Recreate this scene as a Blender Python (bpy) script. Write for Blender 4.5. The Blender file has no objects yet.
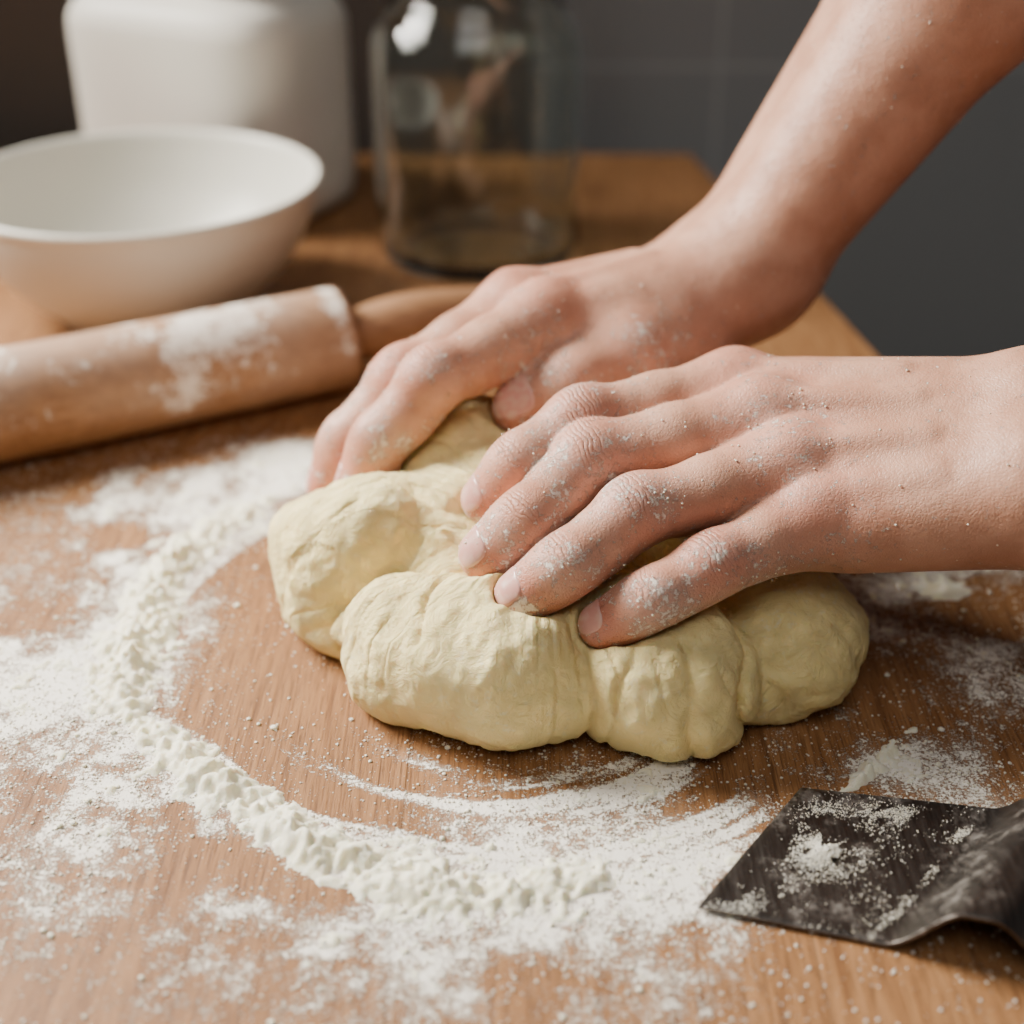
import bpy, math, random
import numpy as np
from mathutils import Vector
random.seed(4); rng=np.random.default_rng(7)
col=bpy.context.scene.collection
# ------------------------------------------------------------------ numpy helpers
def A(*v): return np.array(v,dtype=np.float32)
def nrm(v): v=np.asarray(v,dtype=np.float32); return v/np.linalg.norm(v)
def hsh(ix,iy,iz,seed):
    h=(ix.astype(np.int64)*374761393+iy.astype(np.int64)*668265263+iz.astype(np.int64)*2147483647+seed*974711)&0xffffffff
    h=((h^(h>>13))*1274126177)&0xffffffff
    h=h^(h>>16)
    return (h&0xffff).astype(np.float32)/32767.5-1.0
def vn(x,y,z,seed=0):
    x=np.asarray(x,dtype=np.float32);y=np.asarray(y,dtype=np.float32)+x*0;z=np.asarray(z,dtype=np.float32)+x*0
    ix=np.floor(x);iy=np.floor(y);iz=np.floor(z)
    fx=x-ix;fy=y-iy;fz=z-iz
    ix=ix.astype(np.int64);iy=iy.astype(np.int64);iz=iz.astype(np.int64)
    q=lambda t:t*t*t*(t*(t*6-15)+10)
    fx=q(fx);fy=q(fy);fz=q(fz)
    r=0
    for dx in (0,1):
        for dy in (0,1):
            for dz in (0,1):
                w=(fx if dx else 1-fx)*(fy if dy else 1-fy)*(fz if dz else 1-fz)
                r=r+w*hsh(ix+dx,iy+dy,iz+dz,seed)
    return r
def fbm(x,y,z,seed=0,o=3):
    r=0;a=1;f=1
    for i in range(o):
        r=r+a*vn(x*f,y*f,z*f,seed+i*17);a*=.5;f*=2.03
    return r
def sst(a,b,x): t=np.clip((x-a)/(b-a),0,1); return t*t*(3-2*t)
def smin(a,b,k):
    h=np.maximum(k-np.abs(a-b),0)/k
    return np.minimum(a,b)-h*h*k*.25
def smax(a,b,k): return -smin(-a,-b,k)
def rcone(P,a,b,ra,rb):
    ba=(b-a).astype(np.float32);pa=P-a
    h=np.clip(pa@ba/float(ba@ba),0,1)
    d=pa-h[:,None]*ba
    return np.sqrt(np.einsum('ij,ij->i',d,d))-(ra+(rb-ra)*h)
def ell(P,c,r,M=None):
    q=P-A(*c)
    if M is not None: q=q@M.T
    r=A(*r)
    k0=np.sqrt((((q/r)**2).sum(1)));k1=np.sqrt((((q/(r*r))**2).sum(1)))+1e-6
    return k0*(k0-1)/k1
def rotz(a): a=math.radians(a); return np.array([[math.cos(a),math.sin(a),0],[-math.sin(a),math.cos(a),0],[0,0,1]],dtype=np.float32)
def surfnet(f,lo,hi,h,st=4):
    lo=np.array(lo,dtype=np.float32);hi=np.array(hi,dtype=np.float32)
    n=(np.ceil((hi-lo)/h/st).astype(int))
    cg=[lo[i]+h*st*(np.arange(n[i])+.5)-h*.5 for i in range(3)]
    G=np.stack(np.meshgrid(*cg,indexing='ij'),-1).reshape(-1,3).astype(np.float32)
    C=f(G).reshape(n)
    F=C.repeat(st,0).repeat(st,1).repeat(st,2).astype(np.float32)
    m=np.abs(F)<h*st*1.9
    I=np.argwhere(m)
    P=(I*h+lo).astype(np.float32)
    out=np.empty(len(P),dtype=np.float32)
    for s in range(0,len(P),400000): out[s:s+400000]=f(P[s:s+400000])
    F[m]=out
    ins=F<0;nx,ny,nz=F.shape
    s=np.zeros((nx-1,ny-1,nz-1),dtype=np.int8)
    cor=[(a,b,c) for a in(0,1) for b in(0,1) for c in(0,1)]
    for a,b,c in cor: s+=ins[a:nx-1+a,b:ny-1+b,c:nz-1+c]
    act=(s>0)&(s<8)
    I=np.argwhere(act);idx=-np.ones(act.shape,dtype=np.int64);idx[act]=np.arange(len(I))
    acc=np.zeros((len(I),3));cnt=np.zeros(len(I))
    for i1 in range(8):
        for i2 in range(i1+1,8):
            a=np.array(cor[i1]);b=np.array(cor[i2])
            if abs(a-b).sum()!=1: continue
            fa=F[I[:,0]+a[0],I[:,1]+a[1],I[:,2]+a[2]];fb=F[I[:,0]+b[0],I[:,1]+b[1],I[:,2]+b[2]]
            mm=(fa<0)!=(fb<0);t=np.where(mm,fa/np.where(mm,fa-fb,1),0)
            p=a+(b-a)*t[:,None];acc[mm]+=p[mm];cnt[mm]+=1
    V=((I+acc/cnt[:,None])*h+lo).astype(np.float32)
    Q=[]
    for ax in range(3):
        sl0=[slice(None)]*3;sl1=[slice(None)]*3;sl0[ax]=slice(0,-1);sl1[ax]=slice(1,None)
        a=ins[tuple(sl0)];b=ins[tuple(sl1)]
        E=np.argwhere(a!=b);u=(ax+1)%3;w=(ax+2)%3
        ok=(E[:,u]>0)&(E[:,w]>0)&(E[:,u]<F.shape[u]-1)&(E[:,w]<F.shape[w]-1);E=E[ok]
        sg=a[E[:,0],E[:,1],E[:,2]]
        def cell(du,dw):
            e=E.copy();e[:,u]+=du;e[:,w]+=dw
            return idx[e[:,0],e[:,1],e[:,2]]
        q=np.stack([cell(-1,-1),cell(0,-1),cell(0,0),cell(-1,0)],1)
        q[~sg]=q[~sg][:,::-1];Q.append(q)
    Q=np.concatenate(Q);Q=Q[(Q>=0).all(1)]
    for it in range(2):
        g,f0=grad(f,V)
        V=V-np.clip(f0,-h,h)[:,None]*g
    g,f0=grad(f,V)
    return V,Q,g
def grad(f,V,e=.0005):
    f0=f(V)
    g=np.stack([f(V+A(e,0,0))-f0,f(V+A(0,e,0))-f0,f(V+A(0,0,e))-f0],1)
    return g/(np.linalg.norm(g,axis=1)[:,None]+1e-12),f0
def mk(name,V,Q,mat=None,smooth=True,parent=None,attrs=None):
    me=bpy.data.meshes.new(name)
    V=np.asarray(V,dtype=np.float32);Q=np.asarray(Q,dtype=np.int32)
    k=Q.shape[1]
    me.vertices.add(len(V));me.vertices.foreach_set('co',V.ravel())
    me.loops.add(Q.size);me.loops.foreach_set('vertex_index',Q.ravel())
    me.polygons.add(len(Q));me.polygons.foreach_set('loop_start',np.arange(0,Q.size,k,dtype=np.int32))
    me.update(calc_edges=True);me.validate()
    me.polygons.foreach_set('use_smooth',np.full(len(me.polygons),smooth))
    if attrs:
        for n,v in attrs.items():
            a=me.attributes.new(n,'FLOAT','POINT');a.data.foreach_set('value',np.asarray(v,dtype=np.float32))
    o=bpy.data.objects.new(name,me);col.objects.link(o)
    if mat: me.materials.append(mat)
    if parent: o.parent=parent
    return o
def gridq(nu,nv,wrap=False):
    i=np.arange(nu if wrap else nu-1);j=np.arange(nv-1)
    I,J=np.meshgrid(i,j,indexing='ij');I=I.ravel();J=J.ravel();I2=(I+1)%nu
    return np.stack([I*nv+J,I2*nv+J,I2*nv+J+1,I*nv+J+1],1)
# ------------------------------------------------------------------ materials
class NT:
    def __init__(s,name):
        s.m=bpy.data.materials.new(name);s.m.use_nodes=True;s.t=s.m.node_tree;s.b=s.t.nodes['Principled BSDF']
        s.co=s.n('ShaderNodeTexCoord').outputs['Object']
    def n(s,k,**kw):
        x=s.t.nodes.new(k)
        for a,b in kw.items(): setattr(x,a,b)
        return x
    def l(s,a,b): s.t.links.new(a,b)
    def set(s,i,v):
        s.b.inputs[i].default_value=v
    def noise(s,scale,detail=4,rough=.5,vec=None,dist=0):
        x=s.n('ShaderNodeTexNoise');x.inputs['Scale'].default_value=scale;x.inputs['Detail'].default_value=detail;x.inputs['Roughness'].default_value=rough;x.inputs['Distortion'].default_value=dist
        s.l(vec if vec else s.co,x.inputs['Vector']);return x.outputs['Fac']
    def mapv(s,sc,rot=(0,0,0),loc=(0,0,0)):
        x=s.n('ShaderNodeMapping');x.inputs['Scale'].default_value=sc;x.inputs['Rotation'].default_value=rot;x.inputs['Location'].default_value=loc
        s.l(s.co,x.inputs['Vector']);return x.outputs[0]
    def m_(s,op,a,b=None,c=None):
        x=s.n('ShaderNodeMath',operation=op)
        for i,v in enumerate((a,b,c)):
            if v is None: continue
            if isinstance(v,(int,float)): x.inputs[i].default_value=v
            else: s.l(v,x.inputs[i])
        return x.outputs[0]
    def ramp(s,f,stops):
        x=s.n('ShaderNodeValToRGB');e=x.color_ramp.elements
        while len(e)<len(stops): e.new(.5)
        for i,(p,c) in enumerate(stops):
            e[i].position=p;e[i].color=(*c,1) if len(c)==3 else c
        s.l(f,x.inputs[0]);return x.outputs[0]
    def mr(s,f,a,b,c=0,d=1):
        x=s.n('ShaderNodeMapRange',interpolation_type='SMOOTHSTEP')
        for i,v in enumerate((f,a,b,c,d)):
            if isinstance(v,(int,float)): x.inputs[i].default_value=v
            else: s.l(v,x.inputs[i])
        return x.outputs[0]
    def mix(s,f,a,b,blend='MIX'):
        x=s.n('ShaderNodeMix',data_type='RGBA',blend_type=blend)
        for i,v in ((0,f),(6,a),(7,b)):
            if isinstance(v,(int,float)): x.inputs[i].default_value=v
            elif isinstance(v,tuple): x.inputs[i].default_value=(*v,1)
            else: s.l(v,x.inputs[i])
        return x.outputs[2]
    def attr(s,n): 
        x=s.n('ShaderNodeAttribute',attribute_name=n);return x.outputs['Fac']
    def bump(s,h,dist,strength=1,normal=None):
        x=s.n('ShaderNodeBump');x.inputs['Distance'].default_value=dist;x.inputs['Strength'].default_value=strength
        s.l(h,x.inputs['Height'])
        if normal: s.l(normal,x.inputs['Normal'])
        return x.outputs[0]
    def base(s,c):
        if isinstance(c,tuple): s.b.inputs['Base Color'].default_value=(*c,1)
        else: s.l(c,s.b.inputs['Base Color'])
def m_skin():
    s=NT('skin')
    red=s.attr('red');fl=s.attr('flour');ws=s.attr('wr_s');ww=s.attr('wr_w')
    n1=s.noise(60,4)
    c=s.mix(s.mr(n1,.35,.65),(.60,.325,.22),(.49,.245,.158))
    c=s.mix(s.m_('MULTIPLY',red,.9),c,(.55,.155,.105))
    fn=s.noise(420,6,.82);fn2=s.noise(120,4,.6)
    t=s.m_('SUBTRACT',.645,s.m_('MULTIPLY',fl,s.m_('MULTIPLY',fn2,.34)))
    mask=s.m_('MULTIPLY',s.mr(fn,t,s.m_('ADD',t,.05)),.8)
    haze=s.m_('MULTIPLY',s.mr(s.m_('MULTIPLY',fl,fn2),.12,.6),.20)
    mask=s.m_('MAXIMUM',mask,haze)
    c=s.mix(mask,c,(.90,.83,.74));s.base(c)
    s.l(s.m_('ADD',.44,s.m_('MULTIPLY',mask,.45)),s.b.inputs['Roughness'])
    s.set('Subsurface Weight',.12);s.set('Subsurface Radius',(1,.35,.2));s.set('Subsurface Scale',.004);s.set('Specular IOR Level',.42)
    v=s.n('ShaderNodeTexVoronoi',feature='DISTANCE_TO_EDGE');v.inputs['Scale'].default_value=900;s.l(s.co,v.inputs['Vector'])
    cell=s.mr(v.outputs['Distance'],0,.25)
    wv=s.m_('SINE',s.m_('ADD',s.m_('MULTIPLY',ws,1.9),s.m_('MULTIPLY',s.noise(160,3),9)))
    wv=s.m_('MULTIPLY',s.m_('POWER',s.m_('ABSOLUTE',wv),.5),ww)
    h=s.m_('ADD',s.m_('ADD',s.m_('MULTIPLY',cell,.13),s.m_('MULTIPLY',wv,.8)),s.m_('MULTIPLY',mask,.9))
    h=s.m_('ADD',h,s.m_('MULTIPLY',s.noise(150,4,.6),1.1))
    s.l(s.bump(h,.00045,.95),s.b.inputs['Normal']);return s.m
def m_nail():
    s=NT('fingernail');s.base(s.mix(s.attr('tip'),s.mix(s.mr(s.noise(300,4),.4,.65),(.64,.33,.28),(.68,.43,.36)),(.78,.64,.55)));s.set('Roughness',.25);s.set('Subsurface Weight',.1);s.set('Subsurface Scale',.002);return s.m
def m_dough():
    s=NT('dough')
    n=s.noise(45,4)
    c=s.mix(n,(1.0,.83,.42),(.98,.765,.335))
    dust=s.mr(s.noise(420,5,.7),.54,.66);dust=s.m_('MULTIPLY',dust,s.mr(s.noise(35,3),.4,.7,.1,.55))
    c=s.mix(dust,c,(.97,.90,.72));s.base(c)
    s.set('Roughness',.55);s.set('Subsurface Weight',.3);s.set('Subsurface Radius',(1,.72,.36));s.set('Subsurface Scale',.004);s.set('Specular IOR Level',.3)
    h=s.m_('ADD',s.noise(120,7,.70,dist=1.2),s.m_('MULTIPLY',s.attr('str'),.7))
    b=s.bump(h,.0038,.9)
    b=s.bump(s.noise(650,3,.6),.0004,.7,b)
    s.l(b,s.b.inputs['Normal']);return s.m
def m_table():
    s=NT('oak_butcher_block')
    br=s.n('ShaderNodeTexBrick');br.offset=.37
    s.l(s.mapv((1,1,1),(0,0,math.radians(90)),(0.13,.030,0)),br.inputs['Vector'])
    for k,v in (('Scale',1.0),('Mortar Size',.0004),('Mortar Smooth',.3),('Bias',0),('Brick Width',.70),('Row Height',.105)): br.inputs[k].default_value=v
    br.inputs['Color1'].default_value=(0,0,0,1);br.inputs['Color2'].default_value=(1,1,1,1);br.inputs['Mortar'].default_value=(.5,.5,.5,1)
    g=s.noise(30,6,.62,s.mapv((9,.55,1)),.8)
    g2=s.noise(260,5,.7,s.mapv((5,.16,1)))
    g3=s.noise(520,3,.7,s.mapv((3,.10,1)))
    c=s.ramp(g,[(.25,(.19,.082,.030)),(.5,(.31,.150,.060)),(.78,(.41,.215,.096))])
    c=s.mix(s.m_('MULTIPLY',s.mr(g2,.46,.66),.75),c,(.11,.044,.016))
    c=s.mix(s.m_('MULTIPLY',s.mr(g3,.55,.66),.7),c,(.08,.032,.012))
    blot=s.mr(s.noise(7,3,.5),.55,.72)
    c=s.mix(s.m_('MULTIPLY',blot,.35),c,(.13,.057,.023))
    c=s.mix(s.m_('MULTIPLY',br.outputs['Color'],.45),c,s.mix(1.0,c,(.78,.72,.66),'MULTIPLY'))
    c=s.mix(s.m_('MULTIPLY',br.outputs['Fac'],.35),c,(.09,.045,.02))
    d=s.attr('flour')
    fn=s.m_('ADD',s.m_('MULTIPLY',s.noise(1000,4,.85),.55),s.m_('MULTIPLY',s.noise(230,6,.8),.45))
    t=s.m_('SUBTRACT',.655,s.m_('MULTIPLY',d,.235))
    mask=s.mr(fn,t,s.m_('ADD',t,.04))
    mask=s.m_('MULTIPLY',mask,s.mr(d,.0,.4,.75,1.0))
    haze=s.m_('MULTIPLY',s.mr(d,.45,1.15),.30)
    mask=s.m_('MAXIMUM',mask,haze)
    s.base(s.mix(mask,c,(.94,.89,.79)))
    s.set('Specular IOR Level',.25)
    s.l(s.m_('ADD',.55,s.m_('MULTIPLY',mask,.42)),s.b.inputs['Roughness'])
    h=s.m_('ADD',s.m_('MULTIPLY',g2,-.5),s.m_('MULTIPLY',mask,1.8))
    h=s.m_('SUBTRACT',h,br.outputs['Fac'])
    s.l(s.bump(h,.0005,.8),s.b.inputs['Normal']);return s.m
def m_flour():
    s=NT('flour');s.base(s.mix(s.noise(80,3),(.98,.93,.78),(.98,.88,.63)));s.set('Roughness',.95);s.set('Specular IOR Level',.1)
    s.set('Subsurface Weight',.5);s.set('Subsurface Radius',(1,.85,.6));s.set('Subsurface Scale',.002)
    s.l(s.bump(s.noise(1300,4,.8),.0006,.8),s.b.inputs['Normal']);return s.m
def m_pin():
    s=NT('rolling_pin_beech')
    a=math.atan2(.534,1)
    g=s.noise(25,5,.6,s.mapv((1,9,9),(0,0,-a)),.4)
    g2=s.noise(160,4,.65,s.mapv((.12,5,5),(0,0,-a)))
    c=s.ramp(g,[(.3,(.24,.108,.042)),(.7,(.38,.195,.088))])
    c=s.mix(s.m_('MULTIPLY',s.mr(g2,.48,.7),.5),c,(.14,.060,.023))
    d=s.attr('flour')
    fn=s.m_('ADD',s.m_('MULTIPLY',s.noise(60,5,.75),.6),s.m_('MULTIPLY',s.noise(400,5,.8),.4))
    t=s.m_('SUBTRACT',.72,s.m_('MULTIPLY',d,.28))
    mask=s.m_('MULTIPLY',s.mr(fn,t,s.m_('ADD',t,.10)),.8)
    mask=s.m_('MAXIMUM',mask,s.m_('MULTIPLY',s.m_('MULTIPLY',d,s.mr(s.noise(18,3),.35,.65)),.16))
    s.base(s.mix(mask,c,(.86,.80,.72)));s.set('Roughness',.6);return s.m
def m_ceram(name,c,r=.35):
    s=NT(name);s.base(s.mix(s.noise(12,3),c,tuple(x*.94 for x in c)));s.set('Roughness',r);s.set('Specular IOR Level',.4);return s.m
def m_glass():
    s=NT('green_tinted_glass');s.base((.93,.985,.96));s.set('Transmission Weight',1.0);s.set('Roughness',.02);s.set('IOR',1.45)
    s.l(s.bump(s.noise(14,2),.0006,.4),s.b.inputs['Normal']);return s.m
def m_metal():
    s=NT('dark_steel')
    g=s.noise(60,5,.7,s.mapv((12,1,1),(0,0,math.radians(-40))))
    c=s.ramp(g,[(.3,(.085,.074,.066)),(.75,(.18,.162,.148))])
    w=s.mr(s.noise(60,7,.8),.50,.68)
    c=s.mix(s.m_('MULTIPLY',w,.20),c,(.8,.75,.68));s.base(c)
    s.l(s.m_('SUBTRACT',.95,s.m_('MULTIPLY',w,.6)),s.b.inputs['Metallic'])
    s.l(s.mr(g,.3,.8,.30,.46),s.b.inputs['Roughness']);return s.m
def m_wall():
    s=NT('grey_wall_tile')
    br=s.n('ShaderNodeTexBrick');br.offset=0
    s.l(s.mapv((1,1,1),(math.radians(90),0,0),(.150,.035,0)),br.inputs['Vector'])
    for k,v in (('Scale',1.0),('Mortar Size',.0022),('Mortar Smooth',.4),('Brick Width',.30),('Row Height',.30)): br.inputs[k].default_value=v
    br.inputs['Color1'].default_value=(.27,.272,.27,1);br.inputs['Color2'].default_value=(.25,.252,.25,1);br.inputs['Mortar'].default_value=(.37,.37,.37,1)
    s.base(br.outputs['Color']);s.set('Roughness',.5)
    return s.m
def m_plain(name,c,r=.6):
    s=NT(name);s.base(s.mix(s.noise(9,3),c,tuple(x*.85 for x in c)));s.set('Roughness',r);return s.m
SK=m_skin();NA=m_nail();DO=m_dough();TA=m_table();FL=m_flour();PI=m_pin();GL=m_glass();ME=m_metal()
# ------------------------------------------------------------------ flour crumbs
def icov():
    p=(1+5**.5)/2
    v=np.array([(-1,p,0),(1,p,0),(-1,-p,0),(1,-p,0),(0,-1,p),(0,1,p),(0,-1,-p),(0,1,-p),(p,0,-1),(p,0,1),(-p,0,-1),(-p,0,1)])/math.hypot(1,p)
    f=np.array([(0,11,5),(0,5,1),(0,1,7),(0,7,10),(0,10,11),(1,5,9),(5,11,4),(11,10,2),(10,7,6),(7,1,8),(3,9,4),(3,4,2),(3,2,6),(3,6,8),(3,8,9),(4,9,5),(2,4,11),(6,2,10),(8,6,7),(9,8,1)]);return v,f
iv,ifc=icov()
def clumps(name,pts,rad,parent=None,flat=.6):
    n=len(pts);vv=iv[None]*(1+.45*(rng.random((n,12,1))-.5))*rad[:,None,None]*np.array([1,1,flat])
    vv=vv+pts[:,None,:]
    f=ifc[None]+(np.arange(n)*12)[:,None,None]
    return mk(name,vv.reshape(-1,3),f.reshape(-1,3),FL,parent=parent)
# ------------------------------------------------------------------ hands (implicit surface modelling)
class Hand:
    def __init__(s,mcp,fing,frad,wrist,elbow,thumb,ws=1.0,fs=1.0):
        s.ws=ws
        s.mcp=[A(*p) for p in mcp];s.W=A(*wrist);s.E=A(*elbow)
        D=nrm((s.mcp[1]+s.mcp[2])/2-s.W);L=s.mcp[0]-s.mcp[3];L=nrm(L-D*(L@D))
        N=np.cross(L,D);N=N if N[2]>0 else -N
        s.D,s.L,s.N=D,L,nrm(N)
        s.F=[]
        for i in range(4):
            pts=[s.mcp[i]]+[A(*p) for p in fing[i]];r=[q*fs for q in frad[i]]
            d=nrm(pts[3]-pts[2]);pts[3]=pts[3]-d*r[3]
            s.F.append((pts,r,s.N))
        tp=[A(*p) for p in thumb[0]];r=thumb[1];d=nrm(tp[3]-tp[2]);tp[3]=tp[3]-d*r[3]
        s.T=(tp,r,nrm(A(*thumb[2])))
        s.build()
    def perp(s,n,d): return nrm(n-d*(n@d))
    def build(s):
        N,L,D,W=s.N,s.L,s.D,s.W;w=s.ws
        pl=[];s.tend=[]
        off=[.0165,.006,-.0055,-.0165]
        mr=[.0112,.0115,.0108,.0098]
        for i in range(4):
            b=W+L*off[i]+D*.004
            pl.append(('c',b+N*.001,s.mcp[i]-N*.0022,.0145,mr[i],.009))
            pl.append(('c',b-N*.006,s.mcp[i]-N*.007,.013,.0105,.010))
            s.tend.append((b*.6+s.mcp[i]*.4+N*(.0145*.6+mr[i]*.4-.0018),s.mcp[i]+N*(mr[i]-.0020),.0020,.0026))
        for i in range(3):
            a=s.mcp[i]+(s.F[i][0][1]-s.mcp[i])*.26-N*.004;b=s.mcp[i+1]+(s.F[i+1][0][1]-s.mcp[i+1])*.26-N*.004
            pl.append(('c',a,b,.0082,.0078,.006))
            pl.append(('c',s.mcp[i]-N*.004,s.mcp[i+1]-N*.004,.0095,.009,.006))
        t=s.T[0]
        pl.append(('c',t[0],t[1],.0165,.0125,.012))
        pl.append(('c',W+L*.012-N*.006,t[0],.016,.0155,.012))
        pl.append(('c',t[1],s.mcp[0]-N*.008+(W-s.mcp[0])*.25,.008,.009,.014))
        pl.append(('c',W-L*.017-N*.006,s.mcp[3]-N*.007+(W-s.mcp[3])*.2,.0145,.0125,.012))
        FD=nrm(s.E-W);FL_=nrm(L-FD*(L@FD))
        Em=W+(s.E-W)*.45
        pl.append(('c',W+L*.0115*w,W+L*.0115-D*.012,.0175*w,.0175*w,.012))
        pl.append(('c',W-L*.0115*w,W-L*.0115-D*.012,.017*w,.0172*w,.012))
        for sg in (1,-1):
            pl.append(('c',W-D*.006+L*.0115*sg*w,Em+FL_*.015*sg*w,.0175*w,.0265*w,.012))
            pl.append(('c',Em+FL_*.015*sg*w,s.E+FL_*.014*sg,.0265*w,.032*w,.012))
        s.pl=pl
        s.kn=[(s.mcp[i]+N*.0024,mr[i]*.90) for i in range(4)]
        s.ch=[]
        for ci,(pts,r,n0) in enumerate(s.F+[s.T]):
            c=[]
            for j in range(3):
                a,b=pts[j],pts[j+1];d=nrm(b-a);n=s.perp(n0,d)
                m=(a+b)/2-n*.0003;rm=(r[j]+r[j+1])/2*(.97 if j<2 else 1.03)
                c.append(('c',a,m,r[j],rm,.004));c.append(('c',m,b,rm,r[j+1],.004))
                if j<2: c.append(('c',a+(b-a)*.35-n*.0025,a+(b-a)*.7-n*.0025,rm*.86,rm*.86,.004))
                else: c.append(('c',a+(b-a)*.35-n*.0018,a+(b-a)*.9-n*.0012,r[3]*.95,r[3]*.92,.004))
                if j>0:
                    dd=nrm(nrm(a-pts[j-1])+d);nn=s.perp(n0,dd)
                    c.append(('c',a+nn*.0010-d*.003,a+nn*.0010+d*.002,r[j]*.92,r[j]*.92,.005))
            s.ch.append(c)
    def chain(s,P,ci):
        g=None
        for _,a,b,ra,rb,k in s.ch[ci]:
            d=rcone(P,a,b,ra,rb);g=d if g is None else smin(g,d,k)
        return g
    def f(s,P):
        pm=None
        for _,a,b,ra,rb,k in s.pl:
            d=rcone(P,a,b,ra,rb);pm=d if pm is None else smin(pm,d,k)
        for c,r in s.kn:
            q=P-c;pm=smin(pm,np.sqrt((q*q).sum(1))-r,.006)
        for a,b,ra,rb in s.tend: pm=smin(pm,rcone(P,a,b,ra,rb),.005)
        out=pm
        for ci in range(5):
            out=np.minimum(out,smin(pm,s.chain(P,ci),.007))
        return out
    def mesh(s,name,lo,hi,h,fl=1.0):
        V,Q,G=surfnet(s.f,lo,hi,h)
        n=len(V);red=np.zeros(n);ww=np.zeros(n);ws=np.zeros(n);flr=np.zeros(n)+.25
        for ci,(pts,r,n0) in enumerate(s.F+[s.T]):
            for j in range(4):
                p=pts[j];d=nrm(pts[min(j+1,3)]-pts[max(j-1,0)]);nn=s.perp(n0,d)
                q=V-p;d2=(q*q).sum(1);do=np.clip(G@nn,0,1)
                sg=[.011,.008,.007,.009][j];am=[.6,.95,.65,.8][j]
                red=np.maximum(red,am*np.exp(-d2/(2*sg*sg))*(do if j<3 else 1)**.5*(1 if j<3 else .9))
                flr=np.maximum(flr,[.68,.84,.94,1.0][j]*np.exp(-d2/(2*.019**2)))
                if j in (1,2):
                    along=q@d;w=np.exp(-(along/([0,.005,.0032][j]))**2)*sst(.35,.9,do)*(d2<(.016)**2)
                    mk_=w>ww;ww=np.where(mk_,w,ww);ws=np.where(mk_,along*1000,ws)
        red=np.clip(red*1.35,0,1)
        flr*=fl*(.8+.5*fbm(V[:,0]*70,V[:,1]*70,V[:,2]*70,9,2))
        o=mk(name,V,Q,SK,attrs=dict(red=red,flour=flr,wr_s=ws,wr_w=ww))
        pr_=np.clip(flr,0,1)**1.8*.19*np.clip(.4+1.8*fbm(V[:,0]*110,V[:,1]*110,V[:,2]*110,19,3),.05,2)
        k=rng.random(n)<pr_
        jit=(rng.random((k.sum(),3))-.5)*h
        clumps(name+'_flour_specks',V[k]+jit-G[k]*.00004,.00010+.00034*rng.random(k.sum())**3,parent=o,flat=.9)
        # nails: curved plates traced onto each fingertip
        vs=[];qs=[];ts=[];o0=0;nu,nv=25,21
        for ci,(pts,r,n0) in enumerate(s.F+[s.T]):
            a,b=pts[2],pts[3];d=nrm(b-a);nn=s.perp(n0,d);la=np.cross(d,nn)
            end=b+d*r[3];hl=r[3]*(.78 if ci<4 else .82);cen=end-d*(hl+r[3]*.14)
            u=np.linspace(-1,1,nu);v=np.linspace(-1,1,nv);U,Vv=np.meshgrid(u,v,indexing='ij')
            ph=np.maximum(np.abs(U),np.abs(Vv));k=(np.abs(U)**3.2+np.abs(Vv)**3.2)**(1/3.2);sc=np.where(k>0,ph/np.maximum(k,1e-6),1)
            U2=U*sc;V2=Vv*sc;th=(V2*math.radians(50)).ravel()
            dr=np.cos(th)[:,None]*nn+np.sin(th)[:,None]*la
            P=(cen+(U2.ravel()*hl)[:,None]*d+dr*.02).astype(np.float32)
            for it in range(25):
                P=(P-dr*s.chain(P,ci)[:,None]*.9).astype(np.float32)
            e=np.maximum(np.abs(U),np.abs(Vv)).ravel()
            P=P+dr*np.where(e>.95,-.0003,.00030*np.sqrt(np.maximum(1-e**4,0))+.00008)[:,None]
            vs.append(P);qs.append(gridq(nu,nv)+o0);o0+=nu*nv;ts.append(sst(.76,.88,U2.ravel()))
        mk(name+'_fingernails',np.concatenate(vs),np.concatenate(qs),NA,parent=o,attrs=dict(tip=np.concatenate(ts)))
        return o
fr=[[.0112,.0095,.0083,.0070],[.0115,.0098,.0086,.0073],[.0108,.0093,.0082,.0069],[.0098,.0082,.0073,.0062]]
left=Hand(mcp=[(.0712,.4136,.0765),(.0766,.3919,.0765),(.083,.3726,.071),(.0886,.3585,.062)],
  fing=[[(.0211,.3965,.073),(.0025,.3856,.064),(-.0131,.3857,.046)],
        [(.0231,.3815,.068),(.0044,.363,.057),(-.0140,.3613,.041)],
        [(.0356,.3597,.062),(.0161,.347,.052),(-.0035,.3470,.037)],
        [(.0573,.3449,.053),(.0399,.3383,.046),(.0205,.3405,.032)]],
  frad=fr,wrist=(.150,.362,.0815),elbow=(.36,.335,.140),fs=1.05,
  thumb=([(.125,.390,.062),(.092,.412,.050),(.063,.415,.042),(.036,.412,.038)],[.0135,.0118,.0105,.0088],(0,.6,.8)))
right=Hand(mcp=[(.0114,.4597,.082),(.001,.4787,.078),(.003,.498,.070),(.012,.515,.063)],
  fing=[[(-.0263,.4278,.073),(-.0440,.4230,.053),(-.0555,.4180,.032)],
        [(-.0380,.4472,.064),(-.0570,.4400,.043),(-.0675,.4340,.022)],
        [(-.039,.472,.054),(-.057,.464,.034),(-.066,.457,.015)],
        [(-.023,.50,.048),(-.040,.497,.032),(-.048,.492,.016)]],
  frad=fr,wrist=(.0780,.500,.083),elbow=(.240,.535,.310),ws=1.17,fs=1.05,
  thumb=([(.060,.472,.072),(.041,.453,.071),(.0195,.4400,.066),(-.0060,.4370,.054)],[.0135,.0118,.0110,.0096],(-.1,-.55,.83)))
left.mesh('human_hand',(-.03,.28,.018),(.37,.46,.185),.0009)
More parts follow.
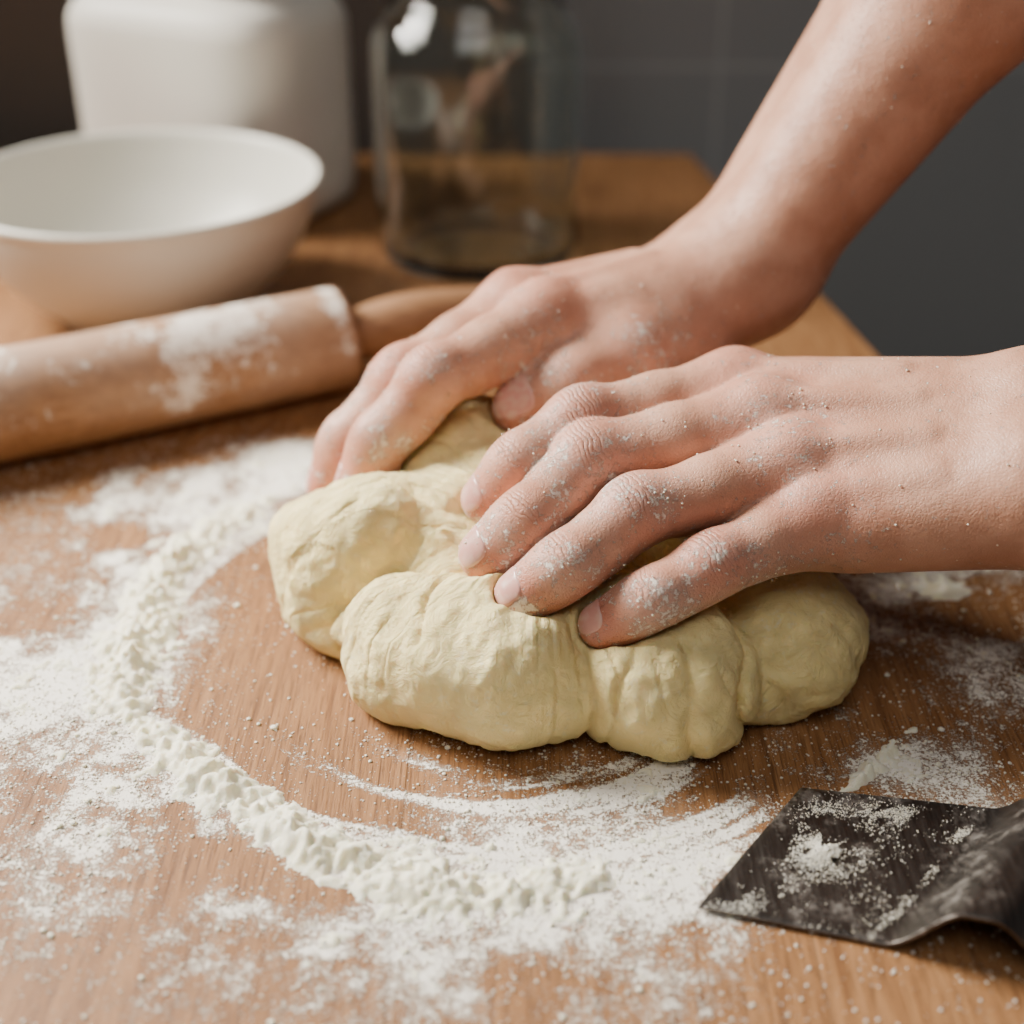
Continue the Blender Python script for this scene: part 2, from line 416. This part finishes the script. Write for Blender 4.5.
right.mesh('human_hand.001',(-.085,.40,.004),(.30,.60,.345),.0010,.95)
# ------------------------------------------------------------------ dough
Cx,Cy=.010,.380
def foldn(P):
    x=P[:,0]-Cx;y=P[:,1]-Cy;r=np.sqrt(x*x+y*y);th=np.arctan2(y,x)
    wx=.6*vn(P[:,0]*30,P[:,1]*30,P[:,2]*30,5)
    n=vn(th*2.3+wx,r*14+3,P[:,2]*10,11)
    mod=sst(-.3,.5,vn(P[:,0]*38,P[:,1]*38,P[:,2]*38,41))
    g=np.exp(-(n/.07)**2)*mod
    n2=vn(th*8.3+wx*2,r*26,P[:,2]*26,23)
    g2=np.exp(-(n2/.14)**2)*(1-mod*.6)
    n3=vn(th*26+wx*6,r*60,P[:,2]*50,29)
    w=sst(.015,.04,r)
    return g*w,g2*w,n3*w
def ropes(P):
    # ridged, domain-warped strands pulled away from the pressing fingers
    wx=.012*fbm(P[:,0]*45,P[:,1]*45,P[:,2]*45,81,2);wy=.012*fbm(P[:,0]*45,P[:,1]*45,P[:,2]*45,82,2)
    x=P[:,0]-Cx+wx;y=P[:,1]-Cy+wy;r=np.sqrt(x*x+y*y);th=np.arctan2(y,x)
    a=1-np.abs(vn(th*3.0,r*24,P[:,2]*18,83));b=1-np.abs(vn(th*7,r*44,P[:,2]*36,84))
    return (a**2-.45)+.40*(b**2-.45)
SEAMS=[([(.000,.376),(-.018,.367),(-.036,.3665),(-.050,.370),(-.066,.362)],.0050,.0030),
 ([(.010,.362),(.017,.346),(.0215,.332),(.020,.312)],.0034,.0026),
 ([(.056,.372),(.060,.352),(.066,.338),(.066,.318)],.0048,.0028),
 ([(.040,.350),(.047,.334),(.052,.315)],.0024,.0024),
 ([(-.016,.360),(-.022,.346),(-.024,.334)],.0018,.0022),
 ([(.030,.352),(.031,.338),(.029,.318)],.0020,.0020),
 ([(-.004,.392),(-.026,.388),(-.048,.394),(-.060,.392)],.0016,.0026),
 ([(-.006,.404),(-.030,.412),(-.050,.425),(-.070,.425)],.0024,.0026)]
def seams(P):
    wx=.0060*vn(P[:,0]*55,P[:,1]*55,P[:,2]*55,61);wy=.0060*vn(P[:,0]*55,P[:,1]*55,P[:,2]*55,62)
    X=P[:,0]+wx;Y=P[:,1]+wy;out=np.zeros(len(P),dtype=np.float32)
    for pl,dep,wd in SEAMS:
        dm=np.full(len(P),1.,dtype=np.float32)
        for (ax_,ay),(bx,by) in zip(pl[:-1],pl[1:]):
            ux,uy=bx-ax_,by-ay;l2=ux*ux+uy*uy
            h=np.clip(((X-ax_)*ux+(Y-ay)*uy)/l2,0,1)
            dm=np.minimum(dm,np.hypot(X-ax_-ux*h,Y-ay-uy*h))
        out=np.maximum(out,dep*np.exp(-(dm/wd))*1.15)
    return out
def doughf(P):
    P=P.astype(np.float32)
    w=.006*vn(P[:,0]*34,P[:,1]*34,P[:,2]*34,3);w2=.006*vn(P[:,0]*34,P[:,1]*34,P[:,2]*34,4)
    q=P+np.stack([w,w2,.5*w],1)
    a=ell(q,(.003,.412,.020),(.058,.060,.036))
    a=smin(a,ell(q,(-.006,.438,.026),(.048,.036,.031)),.010)
    b=ell(q,(-.044,.397,.022),(.034,.034,.031),rotz(-18))
    c=ell(q,(-.009,.353,.0175),(.046,.028,.0285),rotz(-10))
    d=ell(q,(.041,.348,.0165),(.032,.034,.0280),rotz(20))
    e=ell(q,(.082,.366,.012),(.029,.030,.026),rotz(-20))
    d0=smin(a,b,.006);d0=smin(d0,c,.0040);d0=smin(d0,d,.0060);d0=smin(d0,e,.0025)
    g,g2,g3=foldn(P)
    lump=fbm(P[:,0]*42,P[:,1]*42,P[:,2]*42,31,5)
    d0=d0+.0008*g+.0003*g2+.0002*g3-.0022*lump+seams(P)-.0013*ropes(P)-.0008
    d0=smax(d0,.0003-P[:,2],.004)
    near=d0<.02
    hnd=np.full(len(P),.05,dtype=np.float32)
    if near.any():
        pn=P[near];hnd[near]=np.minimum(left.f(pn),right.f(pn))
    return smax(d0,.0001-hnd,.008)
V,Q,G=surfnet(doughf,(-.095,.300,-.003),(.128,.490,.075),.00085)
g,g2,g3=foldn(V)
mk('bread_dough',V,Q,DO,attrs=dict(str=g3*.45-(g+g2)*.25))
# ------------------------------------------------------------------ flour density on the table
ra=np.radians([100,130,144,163.5,180.7,194,210,227.4,239.3,250,260.4,270,277.5,300,330,360])
rr=np.array([.13,.126,.124,.1235,.119,.1177,.111,.1077,.1086,.1115,.1137,.115,.1142,.115,.12,.125])
def gs(x,y,cx,cy,sx,sy,a=0):
    c,s_=math.cos(a),math.sin(a);u=(x-cx)*c+(y-cy)*s_;v=-(x-cx)*s_+(y-cy)*c
    return np.exp(-.5*((u/sx)**2+(v/sy)**2))
def polar(x,y):
    dx=x+.005;dy=y-.385;R=np.hypot(dx,dy);an=np.mod(np.arctan2(dy,dx),2*math.pi)
    return R,an,R-np.interp(an,ra,rr)-.0030*fbm(x*40,y*40,0*x,77,3)
def dens(x,y):
    R,an,q=polar(x,y);ad=np.degrees(an)
    n1=fbm(x*25,y*25,0*x,50,4)*.5;n2=fbm(x*90,y*90,0*x,60,3)*.5;n3=fbm(x*260,y*260,0*x,62,2)*.5
    wr=sst(120,145,ad)*(1-sst(280,300,ad))
    d=1.2*np.exp(-(q/.011)**2)*wr
    fo=np.interp(ad,[90,150,190,225,250,275,300,340],[.06,.075,.085,.085,.064,.050,.042,.030])
    out=np.where(q>0,np.exp(-(np.maximum(q,0)/fo)**1.6),0)*(sst(95,135,ad)*(1-sst(300,345,ad)))
    d=np.maximum(d,out*(.92+.8*n1+.5*n2+.35*n3))
    Rw=R+.0015*fbm(x*30,y*30,0*x,95,2)
    st=vn(ad*.020,Rw*170,0*x,91)*.6+vn(ad*.04,Rw*420,0*x,92)*.35+vn(ad*.09,Rw*900,0*x,93)*.22
    inn=sst(-.056,-.042,q)*(1-sst(-.002,.004,q))
    wi=(sst(195,218,ad)*(1-sst(305,325,ad)))
    d=np.maximum(d,inn*wi*np.clip(.52+1.3*st+.3*n1,0,1.05))
    wl=sst(110,140,ad)*(1-sst(195,215,ad))
    d=np.maximum(d,sst(-.045,-.01,q)*(1-sst(0,.004,q))*wl*np.clip(.42+1.0*st,0,.85))
    d=np.maximum(d,(.85+.9*n1+.5*n2)*gs(x,y,-.150,.480,.065,.026,.45))
    d=np.maximum(d,(.90+.9*n1+.5*n2)*gs(x,y,-.095,.500,.055,.024,.2))
    d=np.maximum(d,(.88+.9*n1+.5*n2)*gs(x,y,-.155,.370,.045,.08))
    d=np.maximum(d,(.85+.9*n1+.4*n2)*gs(x,y,.125,.326,.045,.017,.3))
    d=np.maximum(d,(.90+.9*n1+.4*n2)*gs(x,y,.150,.405,.05,.035))
    d=np.maximum(d,(.72+.8*n1+.4*n2)*gs(x,y,.11,.34,.08,.06))
    d=np.maximum(d,(.70+.8*n1+.4*n2)*gs(x,y,.03,.280,.085,.028))
    d=np.maximum(d,(.46+.4*n1+.2*n2)*gs(x,y,-.03,.32,.2,.11))
    d=d*(1-.97*np.exp(-(((x+.1445)/.0105)**2+((y-.449)/.0095)**2)**2))
    d=d*(1-.95*gs(x,y,-.060,.345,.020,.013,-.8))
    return np.clip(d,0,1.3)
def xr(y): return .1235+(.923-y)*.154
xs=np.unique(np.round(np.concatenate([np.linspace(-.75,-.30,10),np.arange(-.30,.30,.0011),[.30]]),5))
ys=np.unique(np.round(np.concatenate([np.linspace(-.15,.18,8),np.arange(.18,.60,.0011),np.linspace(.60,.95,8)]),5))
X,Y=np.meshgrid(xs,ys,indexing='ij')
X=-.75+(X+.75)*(xr(Y)+.75)/(.30+.75)
D=dens(X.ravel(),Y.ravel())
nv=len(ys);nu=len(xs)
V=np.stack([X.ravel(),Y.ravel(),X.ravel()*0],1);Q=gridq(nu,nv)
vs=[V];qs=[Q];cn=len(V)
per=[i*nv for i in range(nu)]+[(nu-1)*nv+j for j in range(1,nv)]+[i*nv+nv-1 for i in range(nu-2,-1,-1)]+[j for j in range(nv-2,0,-1)]
pv=V[per];c0=pv.mean(0)
prev=np.array(per)
for dz,gx in ((-.0008,.0012),(-.003,.0018),(-.030,.0018),(-.034,-.002)):
    q=pv.copy();dirv=np.sign(q-c0)*gx
    q[:,0]+=np.where((q[:,0]>=xr(q[:,1])-.001)|(q[:,0]<-.749),dirv[:,0],0);q[:,1]+=np.where((q[:,1]>.949)|(q[:,1]<-.149),dirv[:,1],0);q[:,2]=dz
    ids=np.arange(cn,cn+len(q));nx_=np.roll(ids,-1);pn=np.roll(prev,-1)
    qs.append(np.stack([prev,ids,nx_,pn],1));vs.append(q);cn+=len(q);prev=ids
def boxv(x0,x1,y0,y1,z0,z1):
    v=np.array([[x,y,z] for x in(x0,x1) for y in(y0,y1) for z in(z0,z1)]);q=np.array([[0,1,3,2],[4,6,7,5],[0,4,5,1],[2,3,7,6],[0,2,6,4],[1,5,7,3]]);return v,q
for b in ((-.72,-.66,-.12,-.06,-.75,-.03),(-.72,-.66,.86,.92,-.75,-.03),(.04,.10,.86,.92,-.75,-.03),(.18,.24,-.12,-.06,-.75,-.03),(-.745,.10,.03,.94,-.0345,-.0335)):
    v,q=boxv(*b);vs.append(v);qs.append(q+cn);cn+=8
V=np.concatenate(vs);Q=np.concatenate(qs)
fa=np.zeros(len(V));fa[:len(D)]=D
t=mk('wooden_worktable',V,Q,TA,smooth=False,attrs=dict(flour=fa))
# flour piles: height field
gx=np.arange(-.215,.215,.0008);gy=np.arange(.215,.53,.0008)
X,Y=np.meshgrid(gx,gy,indexing='ij');x=X.ravel();y=Y.ravel()
R,an,q=polar(x,y);ad=np.degrees(an)
wr=sst(125,150,ad)*(1-sst(277,290,ad))
nA=fbm(x*130,y*130,0*x,70,4);nB=fbm(x*380,y*380,0*x,71,3)
dn=dens(x,y)
amp=.0048*(.8+.35*vn(ad*.06,0*x,0*x,72))*(1-.35*sst(240,275,ad))
core=np.exp(-(np.abs(q)/.0076)**1.6)*wr
h=amp*core*(1+.22*nA+.20*nB)
h+=.0011*(dn-.92)+.0007*nA*np.clip(dn,0,1)+.0010*nB*np.clip(dn,0,1)
h+=.0022*gs(x,y,.106,.321,.014,.0018,.82)*(1+nB)+.003*gs(x,y,.150,.413,.007,.005)
h-=.0008
V=np.stack([x,y,h],1);Q=gridq(len(gx),len(gy))
Q=Q[(h[Q]>0).any(1)]
dm=doughf(V.astype(np.float32));Q=Q[(dm[Q]>.0005).all(1)]
used=np.unique(Q);mp=-np.ones(len(V),dtype=np.int64);mp[used]=np.arange(len(used))
V2=V[used];V2[:,2]=np.maximum(V2[:,2],-.0006)
pile=mk('flour_pile',V2,mp[Q],FL)
NC=210000
cx=rng.uniform(-.22,.2,NC);cy=rng.uniform(.215,.53,NC);dd=dens(cx,cy)
ok=rng.random(NC)<np.clip(dd,0,.9)**1.4*.34+.010
cx=cx[ok];cy=cy[ok];r=.00014+.00042*rng.random(len(cx))**3+.0009*(rng.random(len(cx))>.985)*rng.random(len(cx))
P=np.stack([cx,cy,r*.3],1);dm=doughf(P.astype(np.float32));k=dm>.001;P=P[k];r=r[k]
clumps('crumbs',P,r,parent=pile)
# ------------------------------------------------------------------ lathe objects
def lathe(name,prof,cx,cy,mat,n=128,parent=None,se=None,rot=0,ysc=1,sc=1):
    prof=np.array(prof,dtype=float);th=np.linspace(0,2*math.pi,n,endpoint=False)
    k=np.ones(n)
    if se: k=1/((np.abs(np.cos(th))**se+np.abs(np.sin(th))**se)**(1/se))
    lx=np.outer(k*np.cos(th),prof[:,0])*sc;ly=np.outer(k*np.sin(th),prof[:,0])*ysc
    c,s_=math.cos(rot),math.sin(rot)
    V=np.stack([cx+lx*c-ly*s_,cy+lx*s_+ly*c,np.tile(prof[:,1],(n,1))],-1).reshape(-1,3)
    return mk(name,V,gridq(n,len(prof),True),mat,parent=parent)
def smoothp(pts,n=6):
    pts=[np.array(p,dtype=float) for p in pts];out=[]
    for i in range(len(pts)-1):
        p0=pts[max(i-1,0)];p1=pts[i];p2=pts[i+1];p3=pts[min(i+2,len(pts)-1)]
        for j in range(n):
            t=j/n;out.append(.5*((2*p1)+(-p0+p2)*t+(2*p0-5*p1+4*p2-p3)*t*t+(-p0+3*p1-3*p2+p3)*t**3))
    out.append(pts[-1]);return [(max(a[0],0),a[1]) for a in out]
CW=m_ceram('cream_glazed_ceramic',(.64,.62,.55));CC=m_ceram('white_ceramic',(.72,.69,.62),.45)
bowl=smoothp([(0,.003),(.036,.003),(.038,.0),(.044,.0),(.047,.003),(.050,.007),(.060,.015),(.0665,.022),(.0675,.0232),(.0690,.0242),(.077,.036),(.0835,.050),(.0865,.060),(.088,.0632),(.0885,.0650),(.0875,.0668),(.0855,.0664),(.0835,.063),(.080,.053),(.072,.036),(.058,.020),(.040,.011),(.02,.0085),(0,.008)],5)
lathe('ceramic_bowl',bowl,-.181,.676,CW)
can=smoothp([(0,0),(.050,0),(.060,.001),(.066,.005),(.069,.012),(.070,.03),(.070,.07),(.070,.104),(.0685,.113),(.064,.120),(.055,.125),(.046,.127),(.045,.130),(.045,.135),(.048,.136),(.050,.139),(.050,.149),(.047,.153),(.02,.155),(0,.155)],5)
lathe('white_storage_canister',can,-.174,.846,CC,se=4.2,rot=math.radians(-28),ysc=.78,sc=1.06)
jar=smoothp([(0,.004),(.036,.0035),(.042,0),(.049,.0),(.0535,.004),(.055,.012),(.0555,.05),(.0555,.105),(.053,.120),(.046,.131),(.041,.137),(.0405,.150),(.0425,.152),(.0425,.155),(.0400,.156),(.0385,.154),(.0380,.138),(.043,.129),(.050,.119),(.0525,.105),(.0525,.05),(.052,.014),(.048,.009),(.03,.0075),(0,.0075)],6)
lathe('glass_jar',jar,-.018,.758,GL)
# rolling pin
ax=nrm((1,.534,0));lat=nrm((-.534,1,0));e=np.array([-.0780,.5815,.0225])
prof=smoothp([(0,-.235),(.018,-.2345),(.0212,-.231),(.0222,-.225),(.0225,-.15),(.0225,-.008),(.0218,-.0025),(.0195,-.0003),(.0135,.0),(.0108,.0005),(.0103,.003),(.0110,.008),(.0132,.022),(.0140,.035),(.0132,.050),(.0112,.066),(.0095,.080),(.0075,.086),(0,.0875)],6)
prof=[(0,-.31),(.0080,-.3085),(.0122,-.285),(.0122,-.262),(.0092,-.242),(.0095,-.2355)]+prof[1:]
pp=[prof[0]]
for a_,b_ in zip(prof[:-1],prof[1:]):
    m=max(1,int(abs(b_[1]-a_[1])/.004))
    for i in range(1,m+1): pp.append((a_[0]+(b_[0]-a_[0])*i/m,a_[1]+(b_[1]-a_[1])*i/m))
pr=np.array(pp);n=96;th=np.linspace(0,2*math.pi,n,endpoint=False)
V=e+pr[None,:,1,None]*ax+(np.cos(th)[:,None]*pr[None,:,0])[...,None]*lat+(np.sin(th)[:,None]*pr[None,:,0])[...,None]*np.array([0,0,1.])
V=V.reshape(-1,3);al=(V-e)@ax
upf=np.clip((V[:,2]-.012)/.03,0,1)
fd=.42+.65*upf*np.exp(-((al+.055)/.045)**2)+.6*upf*np.exp(-((al+.15)/.025)**2)+.6*np.exp(-((al+.003)/.005)**2)*upf+.5*gs(al,V[:,2],-.075,.022,.012,.008);fd[al>.002]=.1
mk('rolling_pin',V,gridq(n,len(pr),True),PI,attrs=dict(flour=fd))
# bench scraper
pa,pb,pc,pd=[np.array(p) for p in ((.0815,.3087),(.0472,.2634),(.0913,.2514),(.1329,.3008))]
sg=np.concatenate([np.linspace(0,1,24),1+np.linspace(.03,.95,40)]);tg=np.linspace(0,1,30)
V=[]
for s_ in sg:
    for t_ in tg:
        l=pb*(1-t_)+pa*t_;r_=pc*(1-t_)+pd*t_;dv=r_-l
        if s_<=1: p=l+dv*s_;z=.0016+.0006*(1-s_)
        else:
            k=(s_-1);p=l+dv*(1+k*.95);z=.0016+.0145*float(sst(0,.42,np.array(k)))-.012*float(sst(.55,.95,np.array(k)))
        V.append((p[0],p[1],z))
o=mk('bench_scraper',np.array(V),gridq(len(sg),len(tg)),ME)
md=o.modifiers.new('Solidify','SOLIDIFY');md.thickness=.0012;md.offset=-1
md=o.modifiers.new('Bevel','BEVEL');md.width=.0003;md.segments=2;md.limit_method='ANGLE'
N=60000;s_=rng.random(N);t_=rng.random(N)
d2=1.0*gs(s_,t_,.40,.52,.10,.09)+.9*gs(s_,t_,.52,.85,.10,.05)+.8*gs(s_,t_,.18,.80,.08,.06)+.6*gs(s_,t_,.12,.1,.1,.1)+.8*np.exp(-((s_-.97)/.03)**2)*(t_<.85)+.03
d2*=np.clip(.5+1.6*fbm(s_*8,t_*8,0*s_,5),.02,1.4)
k=rng.random(N)<d2;s_=s_[k];t_=t_[k];r=.00009+.00020*rng.random(len(s_))**3+.0006*np.clip(gs(s_,t_,.40,.52,.06,.05),0,1)*rng.random(len(s_))
px=np.array([(pb*(1-b)+pa*b)+((pc*(1-b)+pd*b)-(pb*(1-b)+pa*b))*a for a,b in zip(s_,t_)])
clumps('flour_dusting',np.column_stack([px,.0020+r*.3+.0014*gs(s_,t_,.40,.52,.08,.07)]),r,parent=o)
# ------------------------------------------------------------------ room
v,q=boxv(-2.2,1.8,1.05,1.10,-.75,1.8);mk('wall_back',v,q,m_wall(),smooth=False)
v,q=boxv(-2.2,.02,1.030,1.0499,-.75,1.8);mk('trim_1',v,q,m_plain('dark_wood_panel',(.125,.098,.080)),smooth=False)
v,q=boxv(-2.2,1.8,-1.5,1.10,-.80,-.75);mk('floor',v,q,m_plain('dark_floor',(.05,.045,.04)),smooth=False)
# ------------------------------------------------------------------ lights
def area(name,loc,tgt,sx,sy,e,c):
    l=bpy.data.lights.new(name,'AREA');l.shape='RECTANGLE';l.size=sx;l.size_y=sy;l.energy=e;l.color=c
    o=bpy.data.objects.new(name,l);col.objects.link(o);o.location=loc
    o.rotation_euler=(Vector(tgt)-Vector(loc)).to_track_quat('-Z','Y').to_euler();return l
area('window_light',(-.70,.72,.58),(-.04,.32,.0),.42,.42,10.2,(1,.95,.865)).spread=math.radians(86)
area('front_fill_light',(-.1,-.3,1.3),(0,.35,0),.8,.8,6.0,(1,.965,.92))  # added unseen fill from the camera side, brightens front faces; no real ceiling lamp
w=bpy.data.worlds.new('World');bpy.context.scene.world=w;w.use_nodes=True
w.node_tree.nodes['Background'].inputs[0].default_value=(.97,.97,1,1);w.node_tree.nodes['Background'].inputs[1].default_value=.08
# ------------------------------------------------------------------ camera
cd=bpy.data.cameras.new('camera');cam=bpy.data.objects.new('camera',cd);col.objects.link(cam)
cam.location=(0,0,.27);cam.rotation_euler=(math.radians(60),0,0);cd.lens=50;cd.sensor_width=36;cd.clip_start=.01
cd.dof.use_dof=True;cd.dof.focus_distance=.408;cd.dof.aperture_fstop=5.3
bpy.context.scene.camera=cam
